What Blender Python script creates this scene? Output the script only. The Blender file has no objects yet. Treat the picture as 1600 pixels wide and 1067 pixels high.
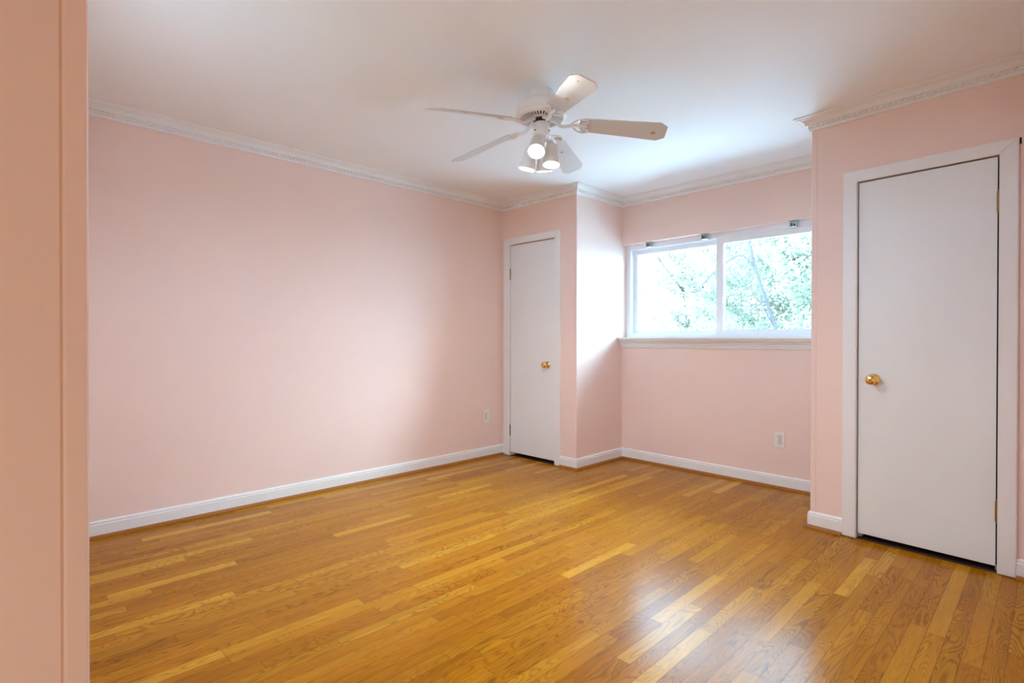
import bpy, bmesh, math, random
from mathutils import Vector, Matrix

scn = bpy.context.scene
COL = scn.collection
PI = math.pi

# ------------------------------------------------------------------ camera
CAM = Vector((0.0, 0.0, 1.12))
def setup_camera():
    f, yaw, pitch, roll = 843.6, math.radians(45.17), math.radians(-0.31), math.radians(-0.086)
    fw = Vector((-math.sin(yaw), math.cos(yaw), 0)); rt = Vector((math.cos(yaw), math.sin(yaw), 0)); up = Vector((0, 0, 1))
    u2 = up*math.cos(pitch) - fw*math.sin(pitch)
    f2 = fw*math.cos(pitch) + up*math.sin(pitch)
    r3 = rt*math.cos(roll) - u2*math.sin(roll)
    u3 = rt*math.sin(roll) + u2*math.cos(roll)
    cam = bpy.data.cameras.new('camera')
    cam.sensor_fit = 'HORIZONTAL'; cam.sensor_width = 36.0
    cam.lens = f/1600*36.0
    cam.clip_start = 0.01
    o = bpy.data.objects.new('camera', cam); COL.objects.link(o)
    m = Matrix.Identity(4)
    for i in range(3):
        m[i][0] = r3[i]; m[i][1] = u3[i]; m[i][2] = -f2[i]; m[i][3] = CAM[i]
    o.matrix_world = m
    scn.camera = o
setup_camera()

# ------------------------------------------------------------------ world, lights, exposure
SKY = 29.5
w = bpy.data.worlds.new('world'); scn.world = w; w.use_nodes = True
bg = w.node_tree.nodes['Background']
bg.inputs['Color'].default_value = (0.43, 0.715, 1.0, 1)
bg.inputs['Strength'].default_value = SKY

def area(name, loc, rot, sx, sy, power, color, portal=False):
    l = bpy.data.lights.new(name, 'AREA'); l.shape = 'RECTANGLE'; l.size = sx; l.size_y = sy
    l.energy = power; l.color = color
    o = bpy.data.objects.new(name, l); COL.objects.link(o); o.location = loc; o.rotation_euler = rot
    if portal: l.cycles.is_portal = True
    return o
# daylight portal of the window (gives no light of its own)
area('window_portal', (-1.95, 4.50, 1.565), (-PI/2, 0, 0), 1.84, 0.86, 1.0, (1, 1, 1), portal=True)
area('added_fill_portal', (-2.12, 0.0, 1.80), (PI/2, 0, 0), 0.74, 0.5, 1.0, (1, 1, 1), portal=True)  # portal for the window opening added behind the camera
# low hazy sun off to the right of the house; it reaches the long left wall through the window
sun = bpy.data.lights.new('hazy_sun', 'SUN'); sun.energy = 3.6; sun.angle = math.radians(24); sun.color = (0.62, 0.83, 1.0)
so = bpy.data.objects.new('hazy_sun', sun); COL.objects.link(so)
so.rotation_euler = Vector((1.83, 1.80, 1.0)).to_track_quat('Z', 'Y').to_euler()
# fill light added low in the unseen entry hall behind the camera
def point(name, loc, rad, power, color):
    l = bpy.data.lights.new(name, 'POINT'); l.shadow_soft_size = rad; l.energy = power; l.color = color
    o = bpy.data.objects.new(name, l); COL.objects.link(o); o.location = loc
point('added_hall_fill', (0.30, -0.80, 0.30), 0.12, 23.0, (0.88, 1.0, 0.88))

vs = scn.view_settings
vs.view_transform = 'Standard'; vs.look = 'None'; vs.gamma = 1.0; vs.use_curve_mapping = False
vs.exposure = 0.0
scn.cycles.max_bounces = 16
scn.cycles.diffuse_bounces = 10
scn.cycles.glossy_bounces = 6
scn.cycles.transparent_max_bounces = 16
scn.cycles.sample_clamp_indirect = 0.0

# ------------------------------------------------------------------ room measures
H = 2.4224
A, Y1, X1, Y2, X2, Y3 = 3.7837, 3.6324, 2.8754, 4.3153, 1.0225, 3.5273
T2 = math.tan(math.radians(-1.508)); T3 = math.tan(math.radians(-4.653)); TL = math.tan(math.radians(-0.177))
def y2(x): return Y2 + T2*(x+X1)
def y3(x): return Y3 + T3*(x+X2)
def xl(y): return -A + TL*(y-Y1)
P0 = (xl(0.127), 0.127); P1 = (-A, Y1); P2 = (-X1, Y1); P3 = (-X1, Y2); P4 = (-X2, y2(-X2)); P5 = (-X2, Y3)
P6 = (-0.040, y3(-0.040)); P7 = (0.031, 1.5); P8 = (0.95, 1.5); P9 = (0.95, -1.9); P10 = (-1.09, -1.9); P11 = (-1.09, 0.127)
SILL, SOFF = 1.133, 1.9975

# ------------------------------------------------------------------ materials
def new_mat(name):
    m = bpy.data.materials.new(name); m.use_nodes = True
    nt = m.node_tree; return m, nt, nt.nodes['Principled BSDF']
def N(nt, t, **kw):
    n = nt.nodes.new(t)
    for k, v in kw.items(): setattr(n, k, v)
    return n
def paint(name, col, rough=0.6, bump=0.0, scale=220.0, var=0.02, metallic=0.0, spec=0.5):
    m, nt, b = new_mat(name)
    tc = N(nt, 'ShaderNodeTexCoord')
    no = N(nt, 'ShaderNodeTexNoise'); no.inputs['Scale'].default_value = 3.0; no.inputs['Detail'].default_value = 4
    nt.links.new(tc.outputs['Object'], no.inputs['Vector'])
    mix = N(nt, 'ShaderNodeMix', data_type='RGBA')
    mix.inputs['A'].default_value = (*[c*(1-var) for c in col], 1); mix.inputs['B'].default_value = (*[min(1, c*(1+var)) for c in col], 1)
    nt.links.new(no.outputs['Fac'], mix.inputs['Factor'])
    nt.links.new(mix.outputs['Result'], b.inputs['Base Color'])
    b.inputs['Roughness'].default_value = rough; b.inputs['Metallic'].default_value = metallic
    b.inputs['Specular IOR Level'].default_value = spec
    if bump:
        n2 = N(nt, 'ShaderNodeTexNoise'); n2.inputs['Scale'].default_value = scale; n2.inputs['Detail'].default_value = 3
        nt.links.new(tc.outputs['Object'], n2.inputs['Vector'])
        bp = N(nt, 'ShaderNodeBump'); bp.inputs['Strength'].default_value = bump; bp.inputs['Distance'].default_value = 0.002
        nt.links.new(n2.outputs['Fac'], bp.inputs['Height']); nt.links.new(bp.outputs['Normal'], b.inputs['Normal'])
    return m
PINK = paint('pink_wall_paint', (0.83, 0.650, 0.590), 0.55, 0.06, 260)
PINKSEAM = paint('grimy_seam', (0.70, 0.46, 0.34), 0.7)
CEIL = paint('ceiling_paint', (0.84, 0.855, 0.87), 0.8, 0.05, 200)
TRIM = paint('white_trim_paint', (0.80, 0.81, 0.815), 0.38)
DOORW = paint('white_door_paint', (0.78, 0.81, 0.82), 0.42, 0.05, 120)
VINYL = paint('white_vinyl', (0.80, 0.83, 0.87), 0.35)
FANW = paint('fan_white_enamel', (0.84, 0.845, 0.85), 0.35)
BLADEW = paint('fan_blade_white', (0.67, 0.70, 0.725), 0.45, var=0.05)
DARK = paint('dark_recess', (0.02, 0.018, 0.017), 0.6)
BRASS = paint('polished_brass', (0.86, 0.60, 0.24), 0.16, metallic=1.0)
BRONZE = paint('aged_brass', (0.36, 0.21, 0.07), 0.35, metallic=1.0)
STEEL = paint('galvanised_steel', (0.48, 0.54, 0.53), 0.35, metallic=1.0)
PLASTIC = paint('white_plastic', (0.80, 0.78, 0.75), 0.35)
SLOT = paint('outlet_slot', (0.05, 0.035, 0.03), 0.5)
STAIN = paint('sticker_stain', (0.52, 0.34, 0.13), 0.6)
SHOE = paint('oak_shoe_moulding', (0.33, 0.125, 0.02), 0.4, var=0.2, spec=0.2)
BARK = paint('grey_bark', (0.062, 0.050, 0.047), 0.9, var=0.25)
GRASS = paint('lawn', (0.24, 0.25, 0.20), 0.9, var=0.3)
BOUNCE = paint('bounce_paving', (0.60, 0.59, 0.57), 0.8, var=0.1)
CLAD = paint('house_cladding', (0.7, 0.69, 0.66), 0.7)

GAPSHADE = paint('painted_gap_shade', (0.060, 0.022, 0.012), 0.8)  # dark brown that paints the shade in and under the door gaps
def emission(name, col, s):
    m, nt, b = new_mat(name)
    b.inputs['Base Color'].default_value = (1, 0.95, 0.88, 1)
    b.inputs['Emission Color'].default_value = (*col, 1); b.inputs['Emission Strength'].default_value = s
    return m
BULB = emission('lit_bulb', (1.0, 0.93, 0.80), 9.0)

def glass_mat():
    m = bpy.data.materials.new('window_glass'); m.use_nodes = True
    nt = m.node_tree; nt.nodes.clear()
    out = N(nt, 'ShaderNodeOutputMaterial')
    tr = N(nt, 'ShaderNodeBsdfTransparent'); tr.inputs['Color'].default_value = (0.95, 0.985, 0.975, 1)
    gl = N(nt, 'ShaderNodeBsdfGlossy'); gl.inputs['Roughness'].default_value = 0.02
    fr = N(nt, 'ShaderNodeFresnel'); fr.inputs['IOR'].default_value = 1.25
    mx = N(nt, 'ShaderNodeMixShader')
    nt.links.new(fr.outputs[0], mx.inputs[0]); nt.links.new(tr.outputs[0], mx.inputs[1]); nt.links.new(gl.outputs[0], mx.inputs[2])
    nt.links.new(mx.outputs[0], out.inputs['Surface'])
    return m
GLASS = glass_mat()

def leaf_mat(name, c1, c2):
    m = bpy.data.materials.new(name); m.use_nodes = True
    nt = m.node_tree; nt.nodes.clear()
    out = N(nt, 'ShaderNodeOutputMaterial')
    geo = N(nt, 'ShaderNodeNewGeometry')
    mix = N(nt, 'ShaderNodeMix', data_type='RGBA')
    mix.inputs['A'].default_value = (*c1, 1); mix.inputs['B'].default_value = (*c2, 1)
    nt.links.new(geo.outputs['Random Per Island'], mix.inputs['Factor'])
    d = N(nt, 'ShaderNodeBsdfDiffuse'); t = N(nt, 'ShaderNodeBsdfTranslucent')
    nt.links.new(mix.outputs['Result'], d.inputs['Color']); nt.links.new(mix.outputs['Result'], t.inputs['Color'])
    mx = N(nt, 'ShaderNodeMixShader'); mx.inputs[0].default_value = 0.45
    nt.links.new(d.outputs[0], mx.inputs[1]); nt.links.new(t.outputs[0], mx.inputs[2])
    nt.links.new(mx.outputs[0], out.inputs['Surface'])
    return m
LEAF = leaf_mat('green_leaves', (0.200, 0.212, 0.155), (0.265, 0.255, 0.195))
LEAF2 = leaf_mat('pale_leaves', (0.27, 0.255, 0.20), (0.34, 0.305, 0.245))

def floor_mat():
    """strip oak: 57 mm boards running along Y, each board with its own tone and grain"""
    m, nt, b = new_mat('oak_strip_floor')
    L = nt.links.new
    def math_(op, a, c=None, d=None):
        n = N(nt, 'ShaderNodeMath', operation=op)
        for i, v in enumerate((a, c, d)):
            if v is None: continue
            if isinstance(v, (int, float)): n.inputs[i].default_value = v
            else: L(v, n.inputs[i])
        return n.outputs[0]
    tc = N(nt, 'ShaderNodeTexCoord'); sep = N(nt, 'ShaderNodeSeparateXYZ'); L(tc.outputs['Object'], sep.inputs[0])
    X, Y = sep.outputs[0], sep.outputs[1]
    xs = math_('DIVIDE', X, 0.057); row = math_('FLOOR', xs); fx = math_('FRACT', xs)
    wr = N(nt, 'ShaderNodeTexWhiteNoise', noise_dimensions='1D'); L(row, wr.inputs['W'])
    ln = math_('MULTIPLY_ADD', wr.outputs['Value'], 0.42, 0.50)
    w2 = N(nt, 'ShaderNodeTexWhiteNoise', noise_dimensions='1D'); L(math_('ADD', row, 57.3), w2.inputs['W'])
    ys = math_('ADD', math_('DIVIDE', Y, ln), math_('MULTIPLY', w2.outputs['Value'], 7.0))
    # uneven board lengths
    idx = math_('FLOOR', ys); fy = math_('FRACT', ys)
    cmb = N(nt, 'ShaderNodeCombineXYZ'); L(row, cmb.inputs[0]); L(idx, cmb.inputs[1])
    wn = N(nt, 'ShaderNodeTexWhiteNoise', noise_dimensions='2D'); L(cmb.outputs[0], wn.inputs['Vector'])
    sc = N(nt, 'ShaderNodeSeparateColor'); L(wn.outputs['Color'], sc.inputs[0])
    r1, r2, r3 = sc.outputs[0], sc.outputs[1], sc.outputs[2]
    ramp = N(nt, 'ShaderNodeValToRGB'); cr = ramp.color_ramp
    cr.elements[0].position = 0.0; cr.elements[0].color = (0.315, 0.118, 0.004, 1)
    cr.elements[1].position = 1.0; cr.elements[1].color = (0.540, 0.275, 0.022, 1)
    for p_, c_ in ((0.12, (0.352, 0.135, 0.004, 1)), (0.5, (0.385, 0.152, 0.005, 1)), (0.86, (0.425, 0.184, 0.008, 1))):
        e = cr.elements.new(p_); e.color = c_
    L(r1, ramp.inputs[0])
    # per-board shifted coordinates
    off = N(nt, 'ShaderNodeCombineXYZ'); L(math_('MULTIPLY', r2, 40.0), off.inputs[0]); L(math_('MULTIPLY', r3, 40.0), off.inputs[1]); L(math_('MULTIPLY', r1, 11.0), off.inputs[2])
    va = N(nt, 'ShaderNodeVectorMath', operation='ADD'); L(tc.outputs['Object'], va.inputs[0]); L(off.outputs[0], va.inputs[1])
    # fine fibre grain
    mp = N(nt, 'ShaderNodeMapping'); mp.inputs['Scale'].default_value = (260, 7, 1); L(va.outputs[0], mp.inputs[0])
    n1 = N(nt, 'ShaderNodeTexNoise'); n1.inputs['Scale'].default_value = 1.0; n1.inputs['Detail'].default_value = 5; n1.inputs['Roughness'].default_value = 0.65; L(mp.outputs[0], n1.inputs['Vector'])
    # cathedral grain: contour lines of a stretched noise
    mp2 = N(nt, 'ShaderNodeMapping'); mp2.inputs['Scale'].default_value = (13, 2.0, 1); L(va.outputs[0], mp2.inputs[0])
    n2 = N(nt, 'ShaderNodeTexNoise'); n2.inputs['Scale'].default_value = 1.0; n2.inputs['Detail'].default_value = 1.5; n2.inputs['Distortion'].default_value = 0.5; L(mp2.outputs[0], n2.inputs['Vector'])
    ring = math_('SINE', math_('MULTIPLY', n2.outputs['Fac'], 135.0))
    ring = math_('POWER', math_('MULTIPLY_ADD', ring, 0.5, 0.5), 3.0)
    # broad mottling
    mp3 = N(nt, 'ShaderNodeMapping'); mp3.inputs['Scale'].default_value = (22, 1.8, 1); L(va.outputs[0], mp3.inputs[0])
    n3 = N(nt, 'ShaderNodeTexNoise'); n3.inputs['Scale'].default_value = 1.0; n3.inputs['Detail'].default_value = 3; L(mp3.outputs[0], n3.inputs['Vector'])
    ringamt = math_('MULTIPLY', ring, math_('MULTIPLY_ADD', r3, 0.36, 0.10))
    g = math_('MULTIPLY_ADD', n1.outputs['Fac'], 0.66, 0.74)
    g = math_('SUBTRACT', g, ringamt)
    g = math_('MULTIPLY', g, math_('MULTIPLY_ADD', n3.outputs['Fac'], 0.5, 0.77))
    # seams
    ex = math_('MINIMUM', fx, math_('SUBTRACT', 1.0, fx)); ex = math_('MULTIPLY', ex, 0.057)
    ey = math_('MULTIPLY', math_('MINIMUM', fy, math_('SUBTRACT', 1.0, fy)), ln)
    seam = math_('MINIMUM', ex, ey)
    sm = N(nt, 'ShaderNodeMapRange'); sm.inputs['From Min'].default_value = 0.0002; sm.inputs['From Max'].default_value = 0.0014
    sm.inputs['To Min'].default_value = 0.40; sm.inputs['To Max'].default_value = 1.0; L(seam, sm.inputs['Value'])
    g = math_('MULTIPLY', g, sm.outputs[0])
    # occasional dark mineral streaks
    mp4 = N(nt, 'ShaderNodeMapping'); mp4.inputs['Scale'].default_value = (75, 2.2, 1); L(va.outputs[0], mp4.inputs[0])
    n4 = N(nt, 'ShaderNodeTexNoise'); n4.inputs['Scale'].default_value = 1.0; n4.inputs['Detail'].default_value = 2; L(mp4.outputs[0], n4.inputs['Vector'])
    st = N(nt, 'ShaderNodeMapRange'); st.inputs['From Min'].default_value = 0.70; st.inputs['From Max'].default_value = 0.80
    st.inputs['To Min'].default_value = 1.0; st.inputs['To Max'].default_value = 0.55; L(n4.outputs['Fac'], st.inputs['Value'])
    g = math_('MULTIPLY', g, st.outputs[0])
    vm = N(nt, 'ShaderNodeMix', data_type='RGBA', blend_type='MULTIPLY'); vm.inputs['Factor'].default_value = 1.0
    L(ramp.outputs[0], vm.inputs['A']); L(g, vm.inputs['B'])
    L(vm.outputs['Result'], b.inputs['Base Color'])
    # satin polyurethane with a little wear
    n5 = N(nt, 'ShaderNodeTexNoise'); n5.inputs['Scale'].default_value = 2.2; n5.inputs['Detail'].default_value = 4; L(tc.outputs['Object'], n5.inputs['Vector'])
    L(math_('MULTIPLY_ADD', n5.outputs['Fac'], 0.12, 0.165), b.inputs['Roughness'])
    b.inputs['Specular IOR Level'].default_value = 0.095
    bp = N(nt, 'ShaderNodeBump'); bp.inputs['Strength'].default_value = 0.25; bp.inputs['Distance'].default_value = 0.0006
    # boards are cupped and tilted a hair, which breaks up the reflection
    hh = math_('ADD', sm.outputs[0], math_('MULTIPLY', n1.outputs['Fac'], 0.35))
    L(hh, bp.inputs['Height']); L(bp.outputs['Normal'], b.inputs['Normal'])
    return m
FLOOR = floor_mat()

# ------------------------------------------------------------------ mesh helpers
def obj(name, bm, m, parent=None, smooth=False, mw=None, local=None, mats=None):
    bmesh.ops.recalc_face_normals(bm, faces=bm.faces)
    me = bpy.data.meshes.new(name); bm.to_mesh(me); bm.free()
    for mm in (mats or [m]): me.materials.append(mm)
    if smooth:
        for p_ in me.polygons: p_.use_smooth = True
        try: me.set_sharp_from_angle(angle=math.radians(38))
        except Exception: pass
    o = bpy.data.objects.new(name, me); COL.objects.link(o)
    if parent is not None: o.parent = parent
    if local is not None: o.matrix_local = local
    if mw is not None: o.matrix_world = mw
    return o
def thing(name, label, cat, mw, group=None):
    o = bpy.data.objects.new(name, None); COL.objects.link(o); o.empty_display_size = 0.1
    o.matrix_world = mw; o['label'] = label; o['category'] = cat
    if group: o['group'] = group
    return o
def struct(o):
    o['kind'] = 'structure'; return o
def box(bm, x0, x1, y0, y1, z0, z1, bevel=0.0, mw=None):
    v = [bm.verts.new((x, y, z)) for z in (z0, z1) for y in (y0, y1) for x in (x0, x1)]
    fs = [(0, 2, 3, 1), (4, 5, 7, 6), (0, 1, 5, 4), (2, 6, 7, 3), (0, 4, 6, 2), (1, 3, 7, 5)]
    F = [bm.faces.new([v[i] for i in q]) for q in fs]
    if mw is not None: bmesh.ops.transform(bm, matrix=mw, verts=v)
    if bevel:
        es = list({e for f_ in F for e in f_.edges})
        bmesh.ops.bevel(bm, geom=es, offset=bevel, segments=2, affect='EDGES', profile=0.6)
def lathe(bm, prof, seg=32, mw=None, close=True):
    rings = []
    allv = []
    for r, z in prof:
        if r < 1e-6:
            v = bm.verts.new((0, 0, z)); rings.append([v]); allv.append(v)
        else:
            rr = [bm.verts.new((r*math.cos(2*PI*i/seg), r*math.sin(2*PI*i/seg), z)) for i in range(seg)]
            rings.append(rr); allv += rr
    for a, b in zip(rings, rings[1:]):
        for i in range(seg):
            j = (i+1) % seg
            if len(a) == 1 and len(b) == 1: continue
            if len(a) == 1: bm.faces.new((a[0], b[i], b[j]))
            elif len(b) == 1: bm.faces.new((a[i], a[j], b[0]))
            else: bm.faces.new((a[i], a[j], b[j], b[i]))
    if mw is not None: bmesh.ops.transform(bm, matrix=mw, verts=allv)
def tube(bm, pts, rad, seg=10, mw=None, caps=True):
    pts = [Vector(p_) for p_ in pts]
    n = len(pts); rads = rad if isinstance(rad, (list, tuple)) else [rad]*n
    rings = []; allv = []
    ref = None
    for i, p_ in enumerate(pts):
        d = (pts[min(i+1, n-1)] - pts[max(i-1, 0)]).normalized()
        if ref is None:
            ref = Vector((0, 0, 1)) if abs(d.z) < 0.9 else Vector((1, 0, 0))
        u = (ref - d*ref.dot(d)).normalized(); v = d.cross(u); ref = u
        rr = [bm.verts.new(p_ + (u*math.cos(2*PI*k/seg) + v*math.sin(2*PI*k/seg))*rads[i]) for k in range(seg)]
        rings.append(rr); allv += rr
    for a, b in zip(rings, rings[1:]):
        for k in range(seg):
            bm.faces.new((a[k], a[(k+1) % seg], b[(k+1) % seg], b[k]))
    if caps:
        bm.faces.new(rings[0]); bm.faces.new(rings[-1])
    if mw is not None: bmesh.ops.transform(bm, matrix=mw, verts=allv)
def prism(bm, poly, z0, z1, mw=None, bevel=0.0):
    a = [bm.verts.new((x, y, z0)) for x, y in poly]; b = [bm.verts.new((x, y, z1)) for x, y in poly]
    n = len(poly)
    F = [bm.faces.new(a), bm.faces.new(b)]
    for i in range(n): F.append(bm.faces.new((a[i], a[(i+1) % n], b[(i+1) % n], b[i])))
    if mw is not None: bmesh.ops.transform(bm, matrix=mw, verts=a+b)
    if bevel:
        es = list({e for f_ in F[:2] for e in f_.edges})
        bmesh.ops.bevel(bm, geom=es, offset=bevel, segments=2, affect='EDGES')
def smooth_path(pts, n=6):
    """Catmull-Rom through pts"""
    P = [Vector(p_) for p_ in pts]; P = [P[0]*2-P[1]] + P + [P[-1]*2-P[-2]]
    out = []
    for i in range(1, len(P)-2):
        for k in range(n):
            t = k/n
            a, b, c, d = P[i-1:i+3]
            out.append(0.5*((2*b) + (c-a)*t + (2*a-5*b+4*c-d)*t*t + (3*b-a-3*c+d)*t**3))
    out.append(P[-2]); return out
def frame(p_, q_):
    """local x along p->q, local y out of the room (left of travel), z up"""
    d = Vector((q_[0]-p_[0], q_[1]-p_[1])).normalized()
    m = Matrix.Identity(4)
    m[0][0], m[1][0] = d.x, d.y
    m[0][1], m[1][1] = -d.y, d.x
    m[0][3], m[1][3] = p_[0], p_[1]
    return m
def length(p_, q_): return math.hypot(q_[0]-p_[0], q_[1]-p_[1])

# ------------------------------------------------------------------ walls
def wall(name, p_, q_, th=0.11, openings=(), s_pad=(0, 0), zt=H, m=PINK):
    """slab whose room face runs p->q; openings (s0, s1, z0, z1)"""
    Lw = length(p_, q_)
    ss = sorted({-s_pad[0], Lw+s_pad[1]} | {s for o in openings for s in o[:2]})
    zs = sorted({0.0, zt} | {z for o in openings for z in o[2:]})
    def solid(i, j):
        if not (0 <= i < len(ss)-1 and 0 <= j < len(zs)-1): return False
        cs, cz = (ss[i]+ss[i+1])/2, (zs[j]+zs[j+1])/2
        return not any(o[0] < cs < o[1] and o[2] < cz < o[3] for o in openings)
    bm = bmesh.new(); V = {}
    def v(i, j, k):
        if (i, j, k) not in V: V[i, j, k] = bm.verts.new((ss[i], k*th, zs[j]))
        return V[i, j, k]
    for i in range(len(ss)-1):
        for j in range(len(zs)-1):
            if not solid(i, j): continue
            for k in (0, 1): bm.faces.new((v(i, j, k), v(i+1, j, k), v(i+1, j+1, k), v(i, j+1, k)))
            for di, dj, e in ((-1, 0, ((i, j), (i, j+1))), (1, 0, ((i+1, j), (i+1, j+1))), (0, -1, ((i, j), (i+1, j))), (0, 1, ((i, j+1), (i+1, j+1)))):
                if not solid(i+di, j+dj):
                    (a, b), (c, d) = e
                    bm.faces.new((v(a, b, 0), v(c, d, 0), v(c, d, 1), v(a, b, 1)))
    return struct(obj(name, bm, m, mw=frame(p_, q_)))

D1 = (-3.680, -3.111, 2.012)                 # door 1 opening: x0, x1, top
c3 = math.cos(math.radians(4.653))
D2 = (0.2408, 0.836, 1.998)                  # door 2 opening along the right closet wall
wall('wall_left', P0, P1, s_pad=(0.2, 0.9))
wall('wall_back', P1, P2, openings=[(D1[0]+A, D1[1]+A, -0.001, D1[2])])
wall('wall_alcove_left', P2, (-X1, 4.52), s_pad=(-0.11, 0))
PW0 = (-A-0.1, y2(-A-0.1)); PW1 = (0.25, y2(0.25))
fw_ = frame(PW0, PW1)
cw = math.cos(math.radians(1.508))
def sw(x): return (x-PW0[0])/cw
wall('wall_window', PW0, PW1, th=0.19, openings=[(sw(-X1), sw(-X2), SILL-0.012, SOFF)])
wall('wall_alcove_right', (-X2, 4.50), P5, s_pad=(0, -0.11))
wall('wall_closet', P5, P6, openings=[(D2[0], D2[1], -0.001, D2[2])])
wall('wall_right', P6, P7, s_pad=(1.0, 0))
wall('wall_hall_north', P7, P8, s_pad=(-0.11, 0))
wall('wall_hall_east', P8, P9, s_pad=(0.11, 0.11))
wall('wall_hall_south', P9, P10, s_pad=(0, 0.11))
wall('wall_entry', P10, P11, s_pad=(0, 0))
# unseen window opening added behind the camera to fill the doors with daylight
PR0 = (P11[0]-0.11, P11[1])
wall('wall_rear', PR0, P0, s_pad=(0, 0.15), openings=[(-0.62-PR0[0], 0.10-PR0[0], 1.55, 2.05)])

PLAN = [(-4.1, 0.017), (-1.2, 0.017), (-1.2, -2.1), (1.2, -2.1), (1.2, 4.52), (-4.1, 4.52)]
bm = bmesh.new(); prism(bm, PLAN, -0.12, 0.0); struct(obj('floor', bm, FLOOR))
bm = bmesh.new(); prism(bm, PLAN, H, H+0.12); struct(obj('ceiling', bm, CEIL))

# metal corner beads under the paint on the outside corners
def corner_bead(name, p_, d1, d2, seam=False):
    """p corner; d1, d2 unit vectors along the two wall faces away from the corner"""
    d1 = Vector((*d1, 0)); d2 = Vector((*d2, 0)); t = 0.0022; wdt = 0.030
    n1 = -d2; n2 = -d1                      # outward normals of face 1 / face 2
    P = Vector((*p_, 0))
    ring = [P + d1*wdt]
    ring += [P + d1*(wdt-0.004) + n1*t]
    c = P + d1*0.0035 + d2*0.0035
    for k in range(5):
        a = k/4*PI/2
        ring.append(c + n1*(0.0035+t)*math.cos(a) + n2*(0.0035+t)*math.sin(a))
    ring += [P + d2*(wdt-0.004) + n2*t, P + d2*wdt, P + d1*0.002 + d2*0.002]
    bm = bmesh.new()
    lo = [bm.verts.new(v) for v in ring]; hi = [bm.verts.new(v + Vector((0, 0, H))) for v in ring]
    n = len(ring)
    for i in range(n): bm.faces.new((lo[i], lo[(i+1) % n], hi[(i+1) % n], hi[i]))
    bm.faces.new(lo); bm.faces.new(hi)
    o = struct(obj(name, bm, PINK))
    return o
corner_bead('trim_1', P11, (0, -1), (-1, 0))
corner_bead('trim_2', P2, (-1, 0), (0, 1))
corner_bead('trim_3', P5, (c3, T3*c3), (0, 1))
# grimy line where the bead of the near corner meets the wall
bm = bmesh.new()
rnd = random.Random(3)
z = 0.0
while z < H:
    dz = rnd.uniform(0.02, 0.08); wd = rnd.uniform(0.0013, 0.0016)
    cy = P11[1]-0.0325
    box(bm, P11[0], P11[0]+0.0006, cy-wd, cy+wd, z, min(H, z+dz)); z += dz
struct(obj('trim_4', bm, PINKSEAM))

# ------------------------------------------------------------------ swept mouldings
def sweep(path, prof, names, m, dentil=False, smooth=False):
    path = [Vector(p_) for p_ in path]; n = len(path)
    nr = []
    for a, b in zip(path, path[1:]):
        d = (b-a).normalized(); nr.append(Vector((d.y, -d.x)))
    mit = [nr[0]]
    for a, b in zip(nr, nr[1:]): mit.append((a+b)/(1+a.dot(b)))
    mit.append(nr[-1])
    out = []
    for i in range(n-1):
        bm = bmesh.new()
        r0 = [bm.verts.new((*(path[i]+mit[i]*o), z)) for o, z in prof]
        r1 = [bm.verts.new((*(path[i+1]+mit[i+1]*o), z)) for o, z in prof]
        k = len(prof)
        for j in range(k): bm.faces.new((r0[j], r0[(j+1) % k], r1[(j+1) % k], r1[j]))
        bm.faces.new(r0); bm.faces.new(r1)
        if dentil:
            d = (path[i+1]-path[i]); Lw = d.length; d.normalize()
            s = 0.022
            fr = Matrix.Identity(4); fr[0][0], fr[1][0] = d.x, d.y; fr[0][1], fr[1][1] = nr[i].x, nr[i].y; fr[0][3], fr[1][3] = path[i].x, path[i].y
            while s < Lw-0.03:
                box(bm, s, s+0.0165, 0.012, 0.0285, H-0.0555, H-0.0425, mw=fr)
                s += 0.0275
        if names[i]: out.append(struct(obj(names[i], bm, m, smooth=smooth)))
        else: bm.free()
    return out
dr, pr = H-2.3506, 0.0825
CROWN = [(0, H-dr), (0.007, H-dr), (0.012, H-dr+0.004), (0.0125, H-0.058), (0.018, H-0.056), (0.018, H-0.042), (0.030, H-0.041), (0.032, H-0.037),
         (0.030, H-0.034), (0.034, H-0.026), (0.043, H-0.018), (0.055, H-0.012), (0.066, H-0.0095), (0.070, H-0.012), (0.0725, H-0.008), (pr, H-0.006), (pr, H), (0, H)]
sweep([P0, P1, P2, P3, P4, P5, P6, P7, P8], CROWN, ['trim_%d' % k for k in range(5, 13)], TRIM, dentil=True)
BASE = [(0, 0), (0.014, 0), (0.014, 0.076), (0.0105, 0.079), (0.0105, 0.083), (0.0125, 0.086), (0.0095, 0.093), (0.004, 0.0971), (0, 0.0971)]
SHOEP = [(0.014, 0.0)] + [(0.014+0.0175*math.cos(a), 0.0195*math.sin(a)) for a in [k*PI/2/6 for k in range(7)]]
def on3(s): return (P5[0]+s*c3, P5[1]+s*c3*T3)
runs = [([P0, P1, (-3.7526, Y1)], ['left', 'back_corner']),
        ([(-3.0456, Y1), P2, P3, P4, P5, on3(0.1715)], ['back', 'alcove_left', 'window', 'alcove_right', 'closet']),
        ([on3(0.9045), P6, P7, P8], ['closet_corner', 'right', 'hall_north']),
        ([P10, P11, P0], ['entry', 'rear'])]
k = 13
for path, nm in runs:
    sweep(path, BASE, ['baseboard_'+x for x in nm], TRIM)
    sweep(path, SHOEP, ['trim_%d' % (k+i) for i in range(len(nm))], SHOE); k += len(nm)

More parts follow.
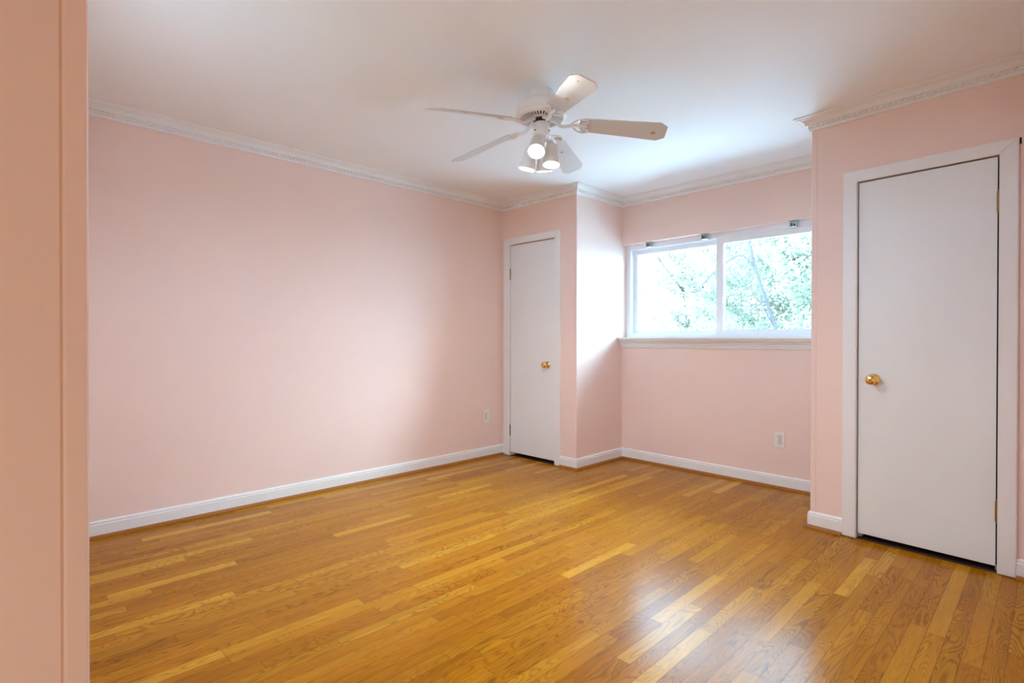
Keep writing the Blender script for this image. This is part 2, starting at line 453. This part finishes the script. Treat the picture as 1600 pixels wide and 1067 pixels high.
# ------------------------------------------------------------------ doors
def casing(name, mw, s0, s1, top, sl, sr, zt, bottom=0.006):
    """flat casing with a rounded back edge: outer sl..sr, opening s0..s1"""
    bm = bmesh.new()
    th = 0.0155
    def strip(poly):                         # mitred boards in the wall plane
        a = [bm.verts.new((x, -th, z)) for x, z in poly]; b = [bm.verts.new((x, 0.0, z)) for x, z in poly]
        F = [bm.faces.new(a), bm.faces.new(b)]
        for i in range(4): F.append(bm.faces.new((a[i], a[(i+1) % 4], b[(i+1) % 4], b[i])))
        bmesh.ops.bevel(bm, geom=list(F[0].edges), offset=0.003, segments=2, affect='EDGES')
    strip([(sl, bottom), (s0, bottom), (s0, top), (sl, zt)])
    strip([(s1, bottom), (sr, bottom), (sr, zt), (s1, top)])
    strip([(sl, zt), (s0, top), (s1, top), (sr, zt)])
    # jamb lining and stop
    for (x0, x1, za, zb) in ((s0-0.0, s0+0.0012, bottom, top), (s1-0.0012, s1, bottom, top)):
        box(bm, x0, x1, -0.002, 0.11, za, zb)
    box(bm, s0+0.0012, s0+0.014, 0.042, 0.075, bottom, top); box(bm, s1-0.014, s1-0.0012, 0.042, 0.075, bottom, top)
    box(bm, s0+0.0012, s1-0.0012, 0.042, 0.075, top-0.013, top)
    return struct(obj(name, bm, TRIM, mw=mw))
def slab(name, bm, mw):
    """flush door, white on its faces, gap shade painted dark on its edges"""
    bm.normal_update()
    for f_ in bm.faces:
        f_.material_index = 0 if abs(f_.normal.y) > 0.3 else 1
    return obj(name, bm, None, mw=mw, mats=[DOORW, GAPSHADE])
def knob(parent, s, z, y, key=False):
    mt = Matrix.Translation((s, y, z)) @ Matrix.Rotation(PI/2, 4, 'X')     # local z -> -y (into the room)
    bm = bmesh.new()
    lathe(bm, [(0.0, 0.0), (0.031, 0.0), (0.0325, 0.002), (0.031, 0.006), (0.024, 0.011), (0.0135, 0.0135), (0.0125, 0.016)], 32, mt)
    rs = obj('rosette', bm, BRASS, parent, smooth=True)
    bm = bmesh.new()
    lathe(bm, [(0.0115, 0.010), (0.0115, 0.026), (0.015, 0.030), (0.0225, 0.034), (0.0275, 0.041), (0.0285, 0.048), (0.0265, 0.056), (0.021, 0.062), (0.013, 0.0645), (0.0, 0.065)], 36, mt)
    kb = obj('door_knob', bm, BRASS, parent, smooth=True)
    rs.parent = kb; rs.matrix_parent_inverse = Matrix.Identity(4)
    if key:
        bm = bmesh.new(); lathe(bm, [(0.0, 0.0655), (0.0045, 0.0655), (0.0045, 0.064), (0, 0.064)], 16, mt)
        obj('privacy_lock', bm, DARK, kb)
    return kb
def hinge(parent, s, z0, z1, y):
    bm = bmesh.new()
    n = 5; hz = (z1-z0)/n
    for i in range(n):
        lathe(bm, [(0, z0+i*hz+0.0006), (0.0058, z0+i*hz+0.0006), (0.0058, z0+(i+1)*hz-0.0006), (0, z0+(i+1)*hz-0.0006)], 14, Matrix.Translation((s, y, 0)))
    for z, sgn in ((z1, 1), (z0, -1)):
        lathe(bm, [(0.0, z), (0.0052, z), (0.0052, z+sgn*0.003), (0.0025, z+sgn*0.007), (0, z+sgn*0.0085)], 12, Matrix.Translation((s, y, 0)))
    box(bm, s-0.0035, s+0.0185, -0.0002 + y+0.006, y+0.0085, z0, z1)
    return obj('hinge', bm, BRONZE, parent, smooth=True)

# door 1 (narrow closet in the far corner); local x runs along the wall from P1
F1 = frame(P1, P2)
casing('trim_31', F1, D1[0]+A, D1[1]+A, D1[2], -3.7526+A, -3.0456+A, 2.0715)
bm = bmesh.new(); box(bm, D1[0]+A+0.0045, D1[1]+A-0.006, 0.004, 0.039, 0.036, D1[2]-0.006, bevel=0.0015)
d1 = struct(slab('door_1', bm, F1))
knob(d1, -3.207+A, 0.885, 0.004)
for z0, z1 in ((1.687, 1.782), (0.198, 0.291)): hinge(d1, D1[0]+A+0.0015, z0, z1, -0.0005)
bm = bmesh.new(); box(bm, D1[0]+A+0.0015, D1[1]+A-0.0015, 0.004, 0.10, 0.0, 0.005); struct(obj('trim_34', bm, GAPSHADE, mw=F1))  # dark strip painting the unlit floor under the door
# door 2 (right closet)
F3 = frame(P5, P6)
bm = bmesh.new(); box(bm, D2[0]+0.0015, D2[1]-0.0015, 0.003, 0.10, 0.0, 0.005); struct(obj('trim_35', bm, GAPSHADE, mw=F3))  # same painted shade on the floor below this door
cs2 = casing('trim_32', F3, D2[0], D2[1], D2[2], 0.1715, 0.9045, 2.0600)
bm = bmesh.new(); box(bm, 0.9047, 0.9120, -0.0012, 0.0, 2.030, 2.060)  # dark patch painting the shadow gap at the casing's top corner
struct(obj('trim_33', bm, DARK, mw=F3))
bm = bmesh.new(); box(bm, D2[0]+0.0050, D2[1]-0.0075, 0.003, 0.038, 0.034, D2[2]-0.0065, bevel=0.0015)
d2 = struct(slab('door_2', bm, F3))
knob(d2, 0.3205, 0.898, 0.003, key=True)
for z0, z1 in ((1.7284, 1.8243), (0.2513, 0.3458)): hinge(d2, D2[1]-0.0045, z0, z1, -0.0015)

# ------------------------------------------------------------------ window (horizontal slider)
FW = frame(P3, P4)                            # local x along the window wall from the alcove corner
WL = length(P3, P4)
YF = 0.0737                                   # frame set back in the reveal
def bar(bm, x0, x1, z0, z1, ya, yb, bev=0.0015): box(bm, x0, x1, ya, yb, z0, z1, bevel=bev)
bm = bmesh.new()
bar(bm, 0.0005, 0.0465, SILL, SOFF, YF, YF+0.11); bar(bm, WL-0.0465, WL-0.0005, SILL, SOFF, YF, YF+0.11)
bar(bm, 0.0465, WL-0.0465, SOFF-0.046, SOFF, YF, YF+0.11); bar(bm, 0.0465, WL-0.0465, SILL, SILL+0.030, YF, YF+0.11)
bar(bm, 0.0465, WL-0.0465, SILL+0.030, SILL+0.036, YF+0.012, YF+0.016, 0); bar(bm, 0.0465, WL-0.0465, SILL+0.030, SILL+0.036, YF+0.052, YF+0.056, 0)
win = struct(obj('window_1', bm, VINYL, mw=FW))
def sash(x0, x1, z0, z1, ya, yb, sl, sr, st, sb):
    bm = bmesh.new()
    bar(bm, x0, x0+sl, z0, z1, ya, yb); bar(bm, x1-sr, x1, z0, z1, ya, yb)
    bar(bm, x0+sl, x1-sr, z1-st, z1, ya, yb); bar(bm, x0+sl, x1-sr, z0, z0+sb, ya, yb)
    # glazing bead
    g = 0.007
    for a in ((x0+sl, x0+sl+g, z0+sb, z1-st), (x1-sr-g, x1-sr, z0+sb, z1-st), (x0+sl+g, x1-sr-g, z1-st-g, z1-st), (x0+sl+g, x1-sr-g, z0+sb, z0+sb+g)):
        bar(bm, a[0], a[1], a[2], a[3], ya+0.008, yb, 0)
    s_ = obj('window_sash', bm, VINYL, win)
    bm = bmesh.new(); box(bm, x0+sl-0.004, x1-sr+0.004, (ya+yb)/2, (ya+yb)/2+0.004, z0+sb-0.004, z1-st+0.004)
    g_ = obj('glass_pane', bm, GLASS, s_)
    return s_
XM0, XM1 = -1.9912+X1, -1.9405+X1             # meeting stile seen from the room
sash(0.0465, XM0+0.03, SILL+0.030, SOFF-0.046, YF+0.056, YF+0.088, 0.028, 0.03, 0.034, 0.022)
sash(XM0, WL-0.0465, SILL+0.030, SOFF-0.040, YF+0.006, YF+0.046, 0.0507, 0.034, 0.042, 0.026)
# stool and moulded apron, swept across the alcove
SP = [(0.0, SILL-0.097), (0.004, SILL-0.097), (0.009, SILL-0.092), (0.010, SILL-0.086), (0.016, SILL-0.083), (0.017, SILL-0.073), (0.024, SILL-0.068),
      (0.026, SILL-0.058), (0.036, SILL-0.048), (0.040, SILL-0.040), (0.050, SILL-0.034), (0.060, SILL-0.029), (0.062, SILL-0.020), (0.070, SILL-0.018), (0.0742, SILL-0.012), (0.0742, SILL-0.003), (0.071, SILL), (-YF-0.03, SILL), (-YF-0.03, SILL-0.0118), (0.0, SILL-0.0118)]
bm = bmesh.new()
a = [bm.verts.new((0.0005, -o, z)) for o, z in SP]; b = [bm.verts.new((WL-0.0005, -o, z)) for o, z in SP]
for i in range(len(SP)): bm.faces.new((a[i], a[(i+1) % len(SP)], b[(i+1) % len(SP)], b[i]))
bm.faces.new(a); bm.faces.new(b)
obj('window_sill', bm, TRIM, win)

# blind brackets left under the head of the window opening
def bracket(x, label):
    t = thing('blind_bracket', label, 'bracket', FW @ Matrix.Translation((x, 0.034, SOFF)), 'empty blind brackets along the window head')
    bm = bmesh.new()
    box(bm, -0.034, 0.034, -0.022, 0.022, -0.004, 0.0, bevel=0.001)
    obj('mounting_plate', bm, STEEL, t)
    bm = bmesh.new()
    for s in (-1, 1): box(bm, s*0.020-0.0015, s*0.020+0.0015, -0.020, 0.018, -0.046, -0.004)
    box(bm, -0.0185, 0.0185, 0.0155, 0.018, -0.046, -0.004)
    box(bm, -0.0185, 0.0185, -0.020, 0.0155, -0.046, -0.0435)
    box(bm, -0.0185, 0.0185, -0.020, -0.0175, -0.017, -0.010)
    obj('clip', bm, STEEL, t)
    bm = bmesh.new()
    lathe(bm, [(0, 0), (0.0055, 0), (0.0055, 0.003), (0.0025, 0.0045), (0, 0.0045)], 12, Matrix.Translation((0, 0.0155, -0.027)) @ Matrix.Rotation(PI/2, 4, 'X'))
    obj('screw', bm, DARK, t)
    return t
bracket(-2.603+X1, 'steel blind bracket at the left end of the window head, beside the bright alcove wall')
bracket(-2.069+X1, 'steel blind bracket on the window head just left of the upright between the panes')
bracket(-1.372+X1, 'steel blind bracket over the right pane, next to the closet corner')

# ------------------------------------------------------------------ outlets
def outlet(mw, label, w_=0.074, h_=0.118):
    t = thing('wall_outlet', label, 'outlet', mw, 'duplex outlets')
    bm = bmesh.new(); box(bm, -w_/2, w_/2, -0.0065, 0.0, -h_/2, h_/2, bevel=0.0025)
    obj('cover_plate', bm, PLASTIC, t, smooth=False)
    for z in (0.0195, -0.0195):
        bm = bmesh.new()
        poly = []
        for k_ in range(28):
            a_ = 2*PI*k_/28; x = 0.0172*math.cos(a_); y = max(-0.0138, min(0.0138, 0.0172*math.sin(a_))); poly.append((x, y))
        prism(bm, poly, 0.0067, 0.0088, Matrix.Translation((0, 0, z)) @ Matrix.Rotation(PI/2, 4, 'X'))
        r_ = obj('receptacle', bm, PLASTIC, t)
        bm = bmesh.new()
        box(bm, -0.0088, -0.0054, -0.0092, -0.0080, z-0.003, z+0.0080); box(bm, 0.0054, 0.0086, -0.0092, -0.0080, z-0.002, z+0.0075)
        lathe(bm, [(0, 0.0080), (0.0029, 0.0080), (0.0029, 0.0092), (0, 0.0092)], 12, Matrix.Translation((0, 0, z-0.0078)) @ Matrix.Rotation(PI/2, 4, 'X'))
        # the dark joint line around the receptacle
        prism(bm, [(x*1.09, y*1.09) for x, y in poly], 0.0064, 0.0069, Matrix.Translation((0, 0, z)) @ Matrix.Rotation(PI/2, 4, 'X'))
        obj('slots', bm, SLOT, r_)
    bm = bmesh.new(); lathe(bm, [(0, 0.0064), (0.0036, 0.0064), (0.0032, 0.0078), (0, 0.0082)], 14, Matrix.Rotation(PI/2, 4, 'X'))
    obj('cover_screw', bm, SLOT, t)
    return t
outlet(FW @ Matrix.Translation(((-1.452+X1)/cw, 0, 0.3645)), 'white duplex outlet low on the pink wall under the window')
FL = frame(P0, P1)
outlet(FL @ Matrix.Translation((3.413-0.127, 0, 0.3875)), 'white duplex outlet low on the long left wall beside the narrow far door', 0.078, 0.122)

# ------------------------------------------------------------------ ceiling fan
FC = Vector((-1.918, 2.123, H))
fan = thing('ceiling_fan', 'white five-blade ceiling fan with four lit spotlight heads, hanging from the ceiling', 'ceiling fan', Matrix.Translation(FC))
bm = bmesh.new()
lathe(bm, [(0.0, 0.0), (0.063, 0.0), (0.066, -0.004), (0.066, -0.030), (0.062, -0.050), (0.050, -0.058), (0.0, -0.058)], 40)
obj('canopy', bm, FANW, fan, smooth=True)
bm = bmesh.new()
lathe(bm, [(0.0, -0.050), (0.070, -0.053), (0.108, -0.062), (0.128, -0.074), (0.1345, -0.088), (0.136, -0.098), (0.136, -0.118), (0.1335, -0.1205), (0.1335, -0.124), (0.136, -0.1265), (0.134, -0.136), (0.128, -0.143), (0.120, -0.147), (0.114, -0.147), (0.114, -0.138), (0.0, -0.138)], 56)
mh = obj('motor_housing', bm, FANW, fan, smooth=True)
bm = bmesh.new()
nf = 40
for i in range(nf):
    a = 2*PI*i/nf
    m_ = Matrix.Rotation(a, 4, 'Z')
    p_ = [(0.058, -0.0020), (0.1145, -0.0045), (0.1145, 0.0045), (0.058, 0.0020)]
    prism(bm, p_, -0.1468, -0.1452, m_)
lathe(bm, [(0.046, -0.1395), (0.060, -0.1395), (0.060, -0.1475), (0.046, -0.1475), (0.046, -0.1395)], 40)
obj('vent_grille', bm, FANW, mh)
bm = bmesh.new(); lathe(bm, [(0, -0.1388), (0.1135, -0.1388), (0.1135, -0.1383), (0, -0.1383)], 40)
obj('vent_backing', bm, DARK, mh)
bm = bmesh.new()
lathe(bm, [(0, -0.139), (0.040, -0.139), (0.044, -0.150), (0.040, -0.158), (0.020, -0.160), (0.018, -0.172), (0, -0.172)], 28)
obj('flywheel', bm, DARK, fan, smooth=True)
bm = bmesh.new()
lathe(bm, [(0, -0.166), (0.040, -0.166), (0.043, -0.170), (0.043, -0.196), (0.041, -0.1985), (0.043, -0.201), (0.043, -0.222), (0.040, -0.229), (0.026, -0.234), (0.022, -0.246), (0.027, -0.252), (0.027, -0.268), (0.020, -0.276), (0.006, -0.280), (0, -0.281)], 36)
sh = obj('switch_housing', bm, FANW, fan, smooth=True)
for a in (0.4, 2.5, 4.6):
    bm = bmesh.new()
    lathe(bm, [(0, 0), (0.004, 0), (0.004, 0.003), (0, 0.004)], 10, Matrix.Translation((0.0425*math.cos(a), 0.0425*math.sin(a), -0.211)) @ Matrix.Rotation(a, 4, 'Z') @ Matrix.Rotation(PI/2, 4, 'Y'))
    obj('screw', bm, DARK, sh)

BZ = -0.156                                   # blade height under the ceiling
def blade_outline():
    pts = [(0.205, -0.046), (0.612, -0.067), (0.651, -0.040), (0.651, 0.040), (0.612, 0.067), (0.205, 0.046)]
    out = []
    for k_ in range(9):                       # rounded root
        a_ = PI/2 + PI*k_/8
        out.append((0.222+0.024*math.cos(a_), 0.049*math.sin(a_)))
    return out + pts[1:5]
def star(cx, cy, r):
    return [(cx+(r if k_ % 2 == 0 else r*0.45)*math.cos(k_*PI/5+0.5), cy+(r if k_ % 2 == 0 else r*0.45)*math.sin(k_*PI/5+0.5)) for k_ in range(10)]
bm = bmesh.new(); prism(bm, blade_outline(), -0.003, 0.003, bevel=0.001); bl0 = obj('blade', bm, BLADEW, fan)
bm = bmesh.new()
for s in (-1, 1):
    tube(bm, smooth_path([(0.158, 0, -0.004), (0.178, s*0.030, -0.006), (0.205, s*0.047, -0.008), (0.238, s*0.046, -0.008), (0.250, s*0.034, -0.008), (0.236, s*0.024, -0.008), (0.214, s*0.018, -0.008)], 5), 0.0048, 8)
    lathe(bm, [(0, -0.0135), (0.0062, -0.0125), (0.0072, -0.0085), (0.0072, -0.0032), (0, -0.0032)], 12, Matrix.Translation((0.243, s*0.036, 0)))
tube(bm, smooth_path([(0.158, 0, -0.004), (0.19, 0, -0.007), (0.225, 0, -0.009), (0.242, 0, -0.009)], 4), [0.0085]*5+[0.007]*4+[0.006]*3+[0.004], 8)
lathe(bm, [(0, -0.0135), (0.0062, -0.0125), (0.0072, -0.0085), (0.0072, -0.0032), (0, -0.0032)], 12, Matrix.Translation((0.232, 0, 0)))
br0 = obj('blade_bracket', bm, FANW, fan, smooth=True)
bm = bmesh.new()
tube(bm, smooth_path([(0.044, 0, -0.150), (0.066, 0, -0.157), (0.086, 0, -0.172), (0.108, 0, -0.187), (0.136, 0, -0.186), (0.164, 0, -0.180)], 6), [0.011]*8+[0.0095]*23, 10)
ar0 = obj('blade_arm', bm, FANW, fan, smooth=True)
marks = [[(0.585, 0.010, 0.017)], [(0.395, 0.004, 0.017), (0.60, -0.02, 0.006)], [(0.45, 0.01, 0.013)], [], [(0.37, 0.0, 0.013)]]
for i in range(5):
    phi = math.radians(41 - 72*i)
    R = Matrix.Rotation(phi, 4, 'Z')
    tilt = R @ Matrix.Translation((0, 0, BZ)) @ Matrix.Rotation(math.radians(6.6), 4, 'Y') @ Matrix.Rotation(math.radians(-18), 4, 'X')
    if i == 0: bl, br, ar = bl0, br0, ar0
    else:
        bl, br, ar = bl0.copy(), br0.copy(), ar0.copy()
        for o in (bl, br, ar): COL.objects.link(o); o.parent = fan
    bl.matrix_local = tilt; br.matrix_local = tilt; ar.matrix_local = R
    if marks[i]:
        for mk in marks[i]:
            bm = bmesh.new(); prism(bm, star(*mk), -0.0036, -0.0029)
            obj('star_stain', bm, STAIN, bl)
# spotlight heads
dc = Vector((0.67, -0.74, 0)); rr = Vector((0.74, 0.67, 0))
def head(fwd, right, z, tf, trr):
    """pivot offset toward the camera / to its right; axis tilted by tf (forward) and tr (right), degrees"""
    ax = (Vector((0, 0, -1)) + dc*math.tan(math.radians(tf)) + rr*math.tan(math.radians(trr))).normalized()
    pv = dc*fwd + rr*right + Vector((0, 0, z))
    q = Vector((0, 0, -1)).rotation_difference(ax).to_matrix().to_4x4()
    mt = Matrix.Translation(pv) @ q
    bm = bmesh.new()
    lathe(bm, [(0.0, 0.004), (0.013, 0.002), (0.023, -0.004), (0.031, -0.014), (0.035, -0.028), (0.0355, -0.070), (0.039, -0.078), (0.0425, -0.084), (0.0430, -0.116), (0.0405, -0.116), (0.0395, -0.086), (0.033, -0.074), (0.0, -0.072)], 36)
    h_ = obj('lamp_head', bm, FANW, fan, smooth=True, local=mt)
    bm = bmesh.new()
    lathe(bm, [(0.0, -0.1010), (0.018, -0.0995), (0.030, -0.0960), (0.0375, -0.0905), (0.0365, -0.084), (0.020, -0.0745), (0.0, -0.0740)], 28)
    obj('bulb', bm, BULB, h_, smooth=True)
    l = bpy.data.lights.new('bulb_light', 'AREA'); l.shape = 'DISK'; l.size = 0.074; l.energy = 7.4; l.color = (1.0, 0.98, 0.94)
    lo = bpy.data.objects.new('bulb_light', l); COL.objects.link(lo); lo.parent = h_; lo.location = (0, 0, -0.104)
    bm = bmesh.new()
    base = Vector((0, 0, -0.259)) + (dc*fwd+rr*right).normalized()*0.022
    mid = (base + pv)/2 + Vector((0, 0, 0.006))
    tube(bm, smooth_path([base, mid, pv], 5), 0.0065, 10)
    lathe(bm, [(0, 0.008), (0.009, 0.008), (0.009, -0.008), (0, -0.008)], 14, Matrix.Translation(pv))
    obj('lamp_arm', bm, FANW, fan, smooth=True)
head(0.050, -0.016, -0.263, 37, -6)
head(0.012, 0.056, -0.280, 8, -2)
head(-0.020, -0.052, -0.286, -4, -13)
head(-0.055, 0.012, -0.282, -14, 2)

# ------------------------------------------------------------------ outside
bm = bmesh.new(); box(bm, -40, 30, -40, 60, -0.9, -0.7); struct(obj('ground', bm, GRASS))
bm = bmesh.new(); box(bm, -10.0, 5.0, 4.56, 13.5, -0.7, -0.64); struct(obj('added_bounce_slab', bm, BOUNCE))  # unseen pale slab added to bounce daylight up to the ceiling

def tree(label, base, limbs, blobs, nleaf, lsize, m, seed, name='leafy_tree'):
    rnd = random.Random(seed)
    t = thing(name, label, 'tree', Matrix.Translation(base))
    B = Vector(base)
    bm = bmesh.new()
    for pts, r0, r1 in limbs:
        sp = smooth_path([Vector(p_)-B for p_ in pts], 5); n = len(sp)
        tube(bm, sp, [r0+(r1-r0)*i/(n-1) for i in range(n)], 7)
    obj('trunk', bm, BARK, t, smooth=True)
    verts, faces = [], []
    tot = sum(b_[3] for b_ in blobs)
    for (c, rad, sq, wgt) in blobs:
        c = Vector(c)-B
        for _ in range(int(nleaf*wgt/tot)):
            while True:
                d = Vector((rnd.uniform(-1, 1), rnd.uniform(-1, 1), rnd.uniform(-1, 1)))
                if d.length < 1: break
            # leaves gather into sprays
            d = d*rad; d.z *= sq
            k_ = 0.20
            g = Vector((math.sin(d.x*5.1+d.z*3.3+seed), math.sin(d.y*4.7-d.x*3.9), math.sin(d.z*6.1+d.y*2.7+seed)))
            p_ = c + d + g*k_
            ax = Vector((rnd.gauss(0, 1), rnd.gauss(0, 1), rnd.gauss(0, 0.6)-0.3)).normalized()
            u = ax.orthogonal().normalized(); u = (Matrix.Rotation(rnd.uniform(0, 2*PI), 3, ax) @ u)
            s = lsize*rnd.uniform(0.6, 1.25); wv = u*s*0.36; nn = ax.cross(u)*s*0.10
            i = len(verts)
            verts += [p_, p_+ax*s*0.45+wv+nn, p_+ax*s, p_+ax*s*0.45-wv+nn]
            faces += [(i, i+1, i+2), (i, i+2, i+3)]
    me = bpy.data.meshes.new('foliage'); me.from_pydata(verts, [], faces); me.materials.append(m)
    o = bpy.data.objects.new('foliage', me); COL.objects.link(o); o.parent = t
    return t
tree('green leafy tree with a leaning grey stem, seen through the right window pane', (-3.3, 11.0, -0.7),
     [([(-3.3, 11.0, -0.7), (-3.62, 11, 0.7), (-3.79, 11, 1.24), (-3.99, 11, 1.87), (-4.19, 11, 2.45), (-4.40, 11.1, 3.4), (-4.45, 11.3, 4.6)], 0.052, 0.022),
      ([(-4.19, 11, 2.45), (-4.45, 10.9, 2.80), (-4.95, 10.9, 2.55), (-5.42, 10.9, 2.10)], 0.024, 0.014),
      ([(-3.99, 11, 1.87), (-4.22, 10.9, 1.72), (-4.36, 10.9, 1.52)], 0.018, 0.008),
      ([(-3.79, 11, 1.24), (-4.02, 10.9, 1.75), (-4.06, 10.9, 2.0)], 0.016, 0.008)],
     [((-4.1, 12.6, 3.3), 1.7, 0.8, 3.0), ((-3.0, 12.2, 2.4), 1.1, 1.0, 1.6), ((-5.1, 12.4, 1.9), 1.1, 0.9, 1.5), ((-3.9, 12.6, 1.1), 1.3, 0.7, 1.6), ((-4.6, 12.2, 4.4), 1.8, 0.6, 1.6)],
     34000, 0.076, LEAF, 4)
tree('pale distant tree with thin hanging twigs, seen through the left window pane', (-8.6, 16.5, -0.7),
     [([(-8.6, 16.5, -0.7), (-8.5, 16.5, 1.5), (-8.7, 16.6, 3.2), (-8.5, 16.7, 5.5)], 0.03, 0.012),
      ([(-8.05, 14.0, 4.9), (-7.98, 14, 4.0), (-7.92, 14, 3.1), (-8.02, 14, 2.55)], 0.015, 0.007),
      ([(-8.5, 16.5, 1.5), (-7.9, 16.3, 2.6), (-7.4, 16.2, 3.6)], 0.05, 0.02),
      ([(-8.6, 16.6, 2.6), (-9.3, 16.4, 3.6), (-9.9, 16.4, 4.5)], 0.05, 0.02)],
     [((-7.6, 16.6, 3.6), 1.7, 0.8, 2.4), ((-8.9, 17.0, 2.5), 1.7, 0.8, 1.6), ((-7.4, 16.2, 1.6), 1.4, 0.8, 2.0), ((-10.0, 17.2, 4.0), 1.6, 0.8, 0.9), ((-8.6, 16.8, 5.4), 1.9, 0.6, 1.2)],
     24000, 0.098, LEAF2, 9)
tree('dark green bush growing behind the closet corner at the right edge of the window', (-2.6, 10.2, -0.7),
     [([(-2.6, 10.2, -0.7), (-2.62, 10.2, 0.6), (-2.75, 10.2, 1.8), (-2.85, 10.2, 2.7)], 0.05, 0.02)],
     [((-2.75, 10.3, 2.35), 0.75, 0.8, 2.0), ((-2.5, 10.4, 1.3), 0.7, 0.9, 1.2)],
     5600, 0.09, LEAF, 13, 'garden_bush')
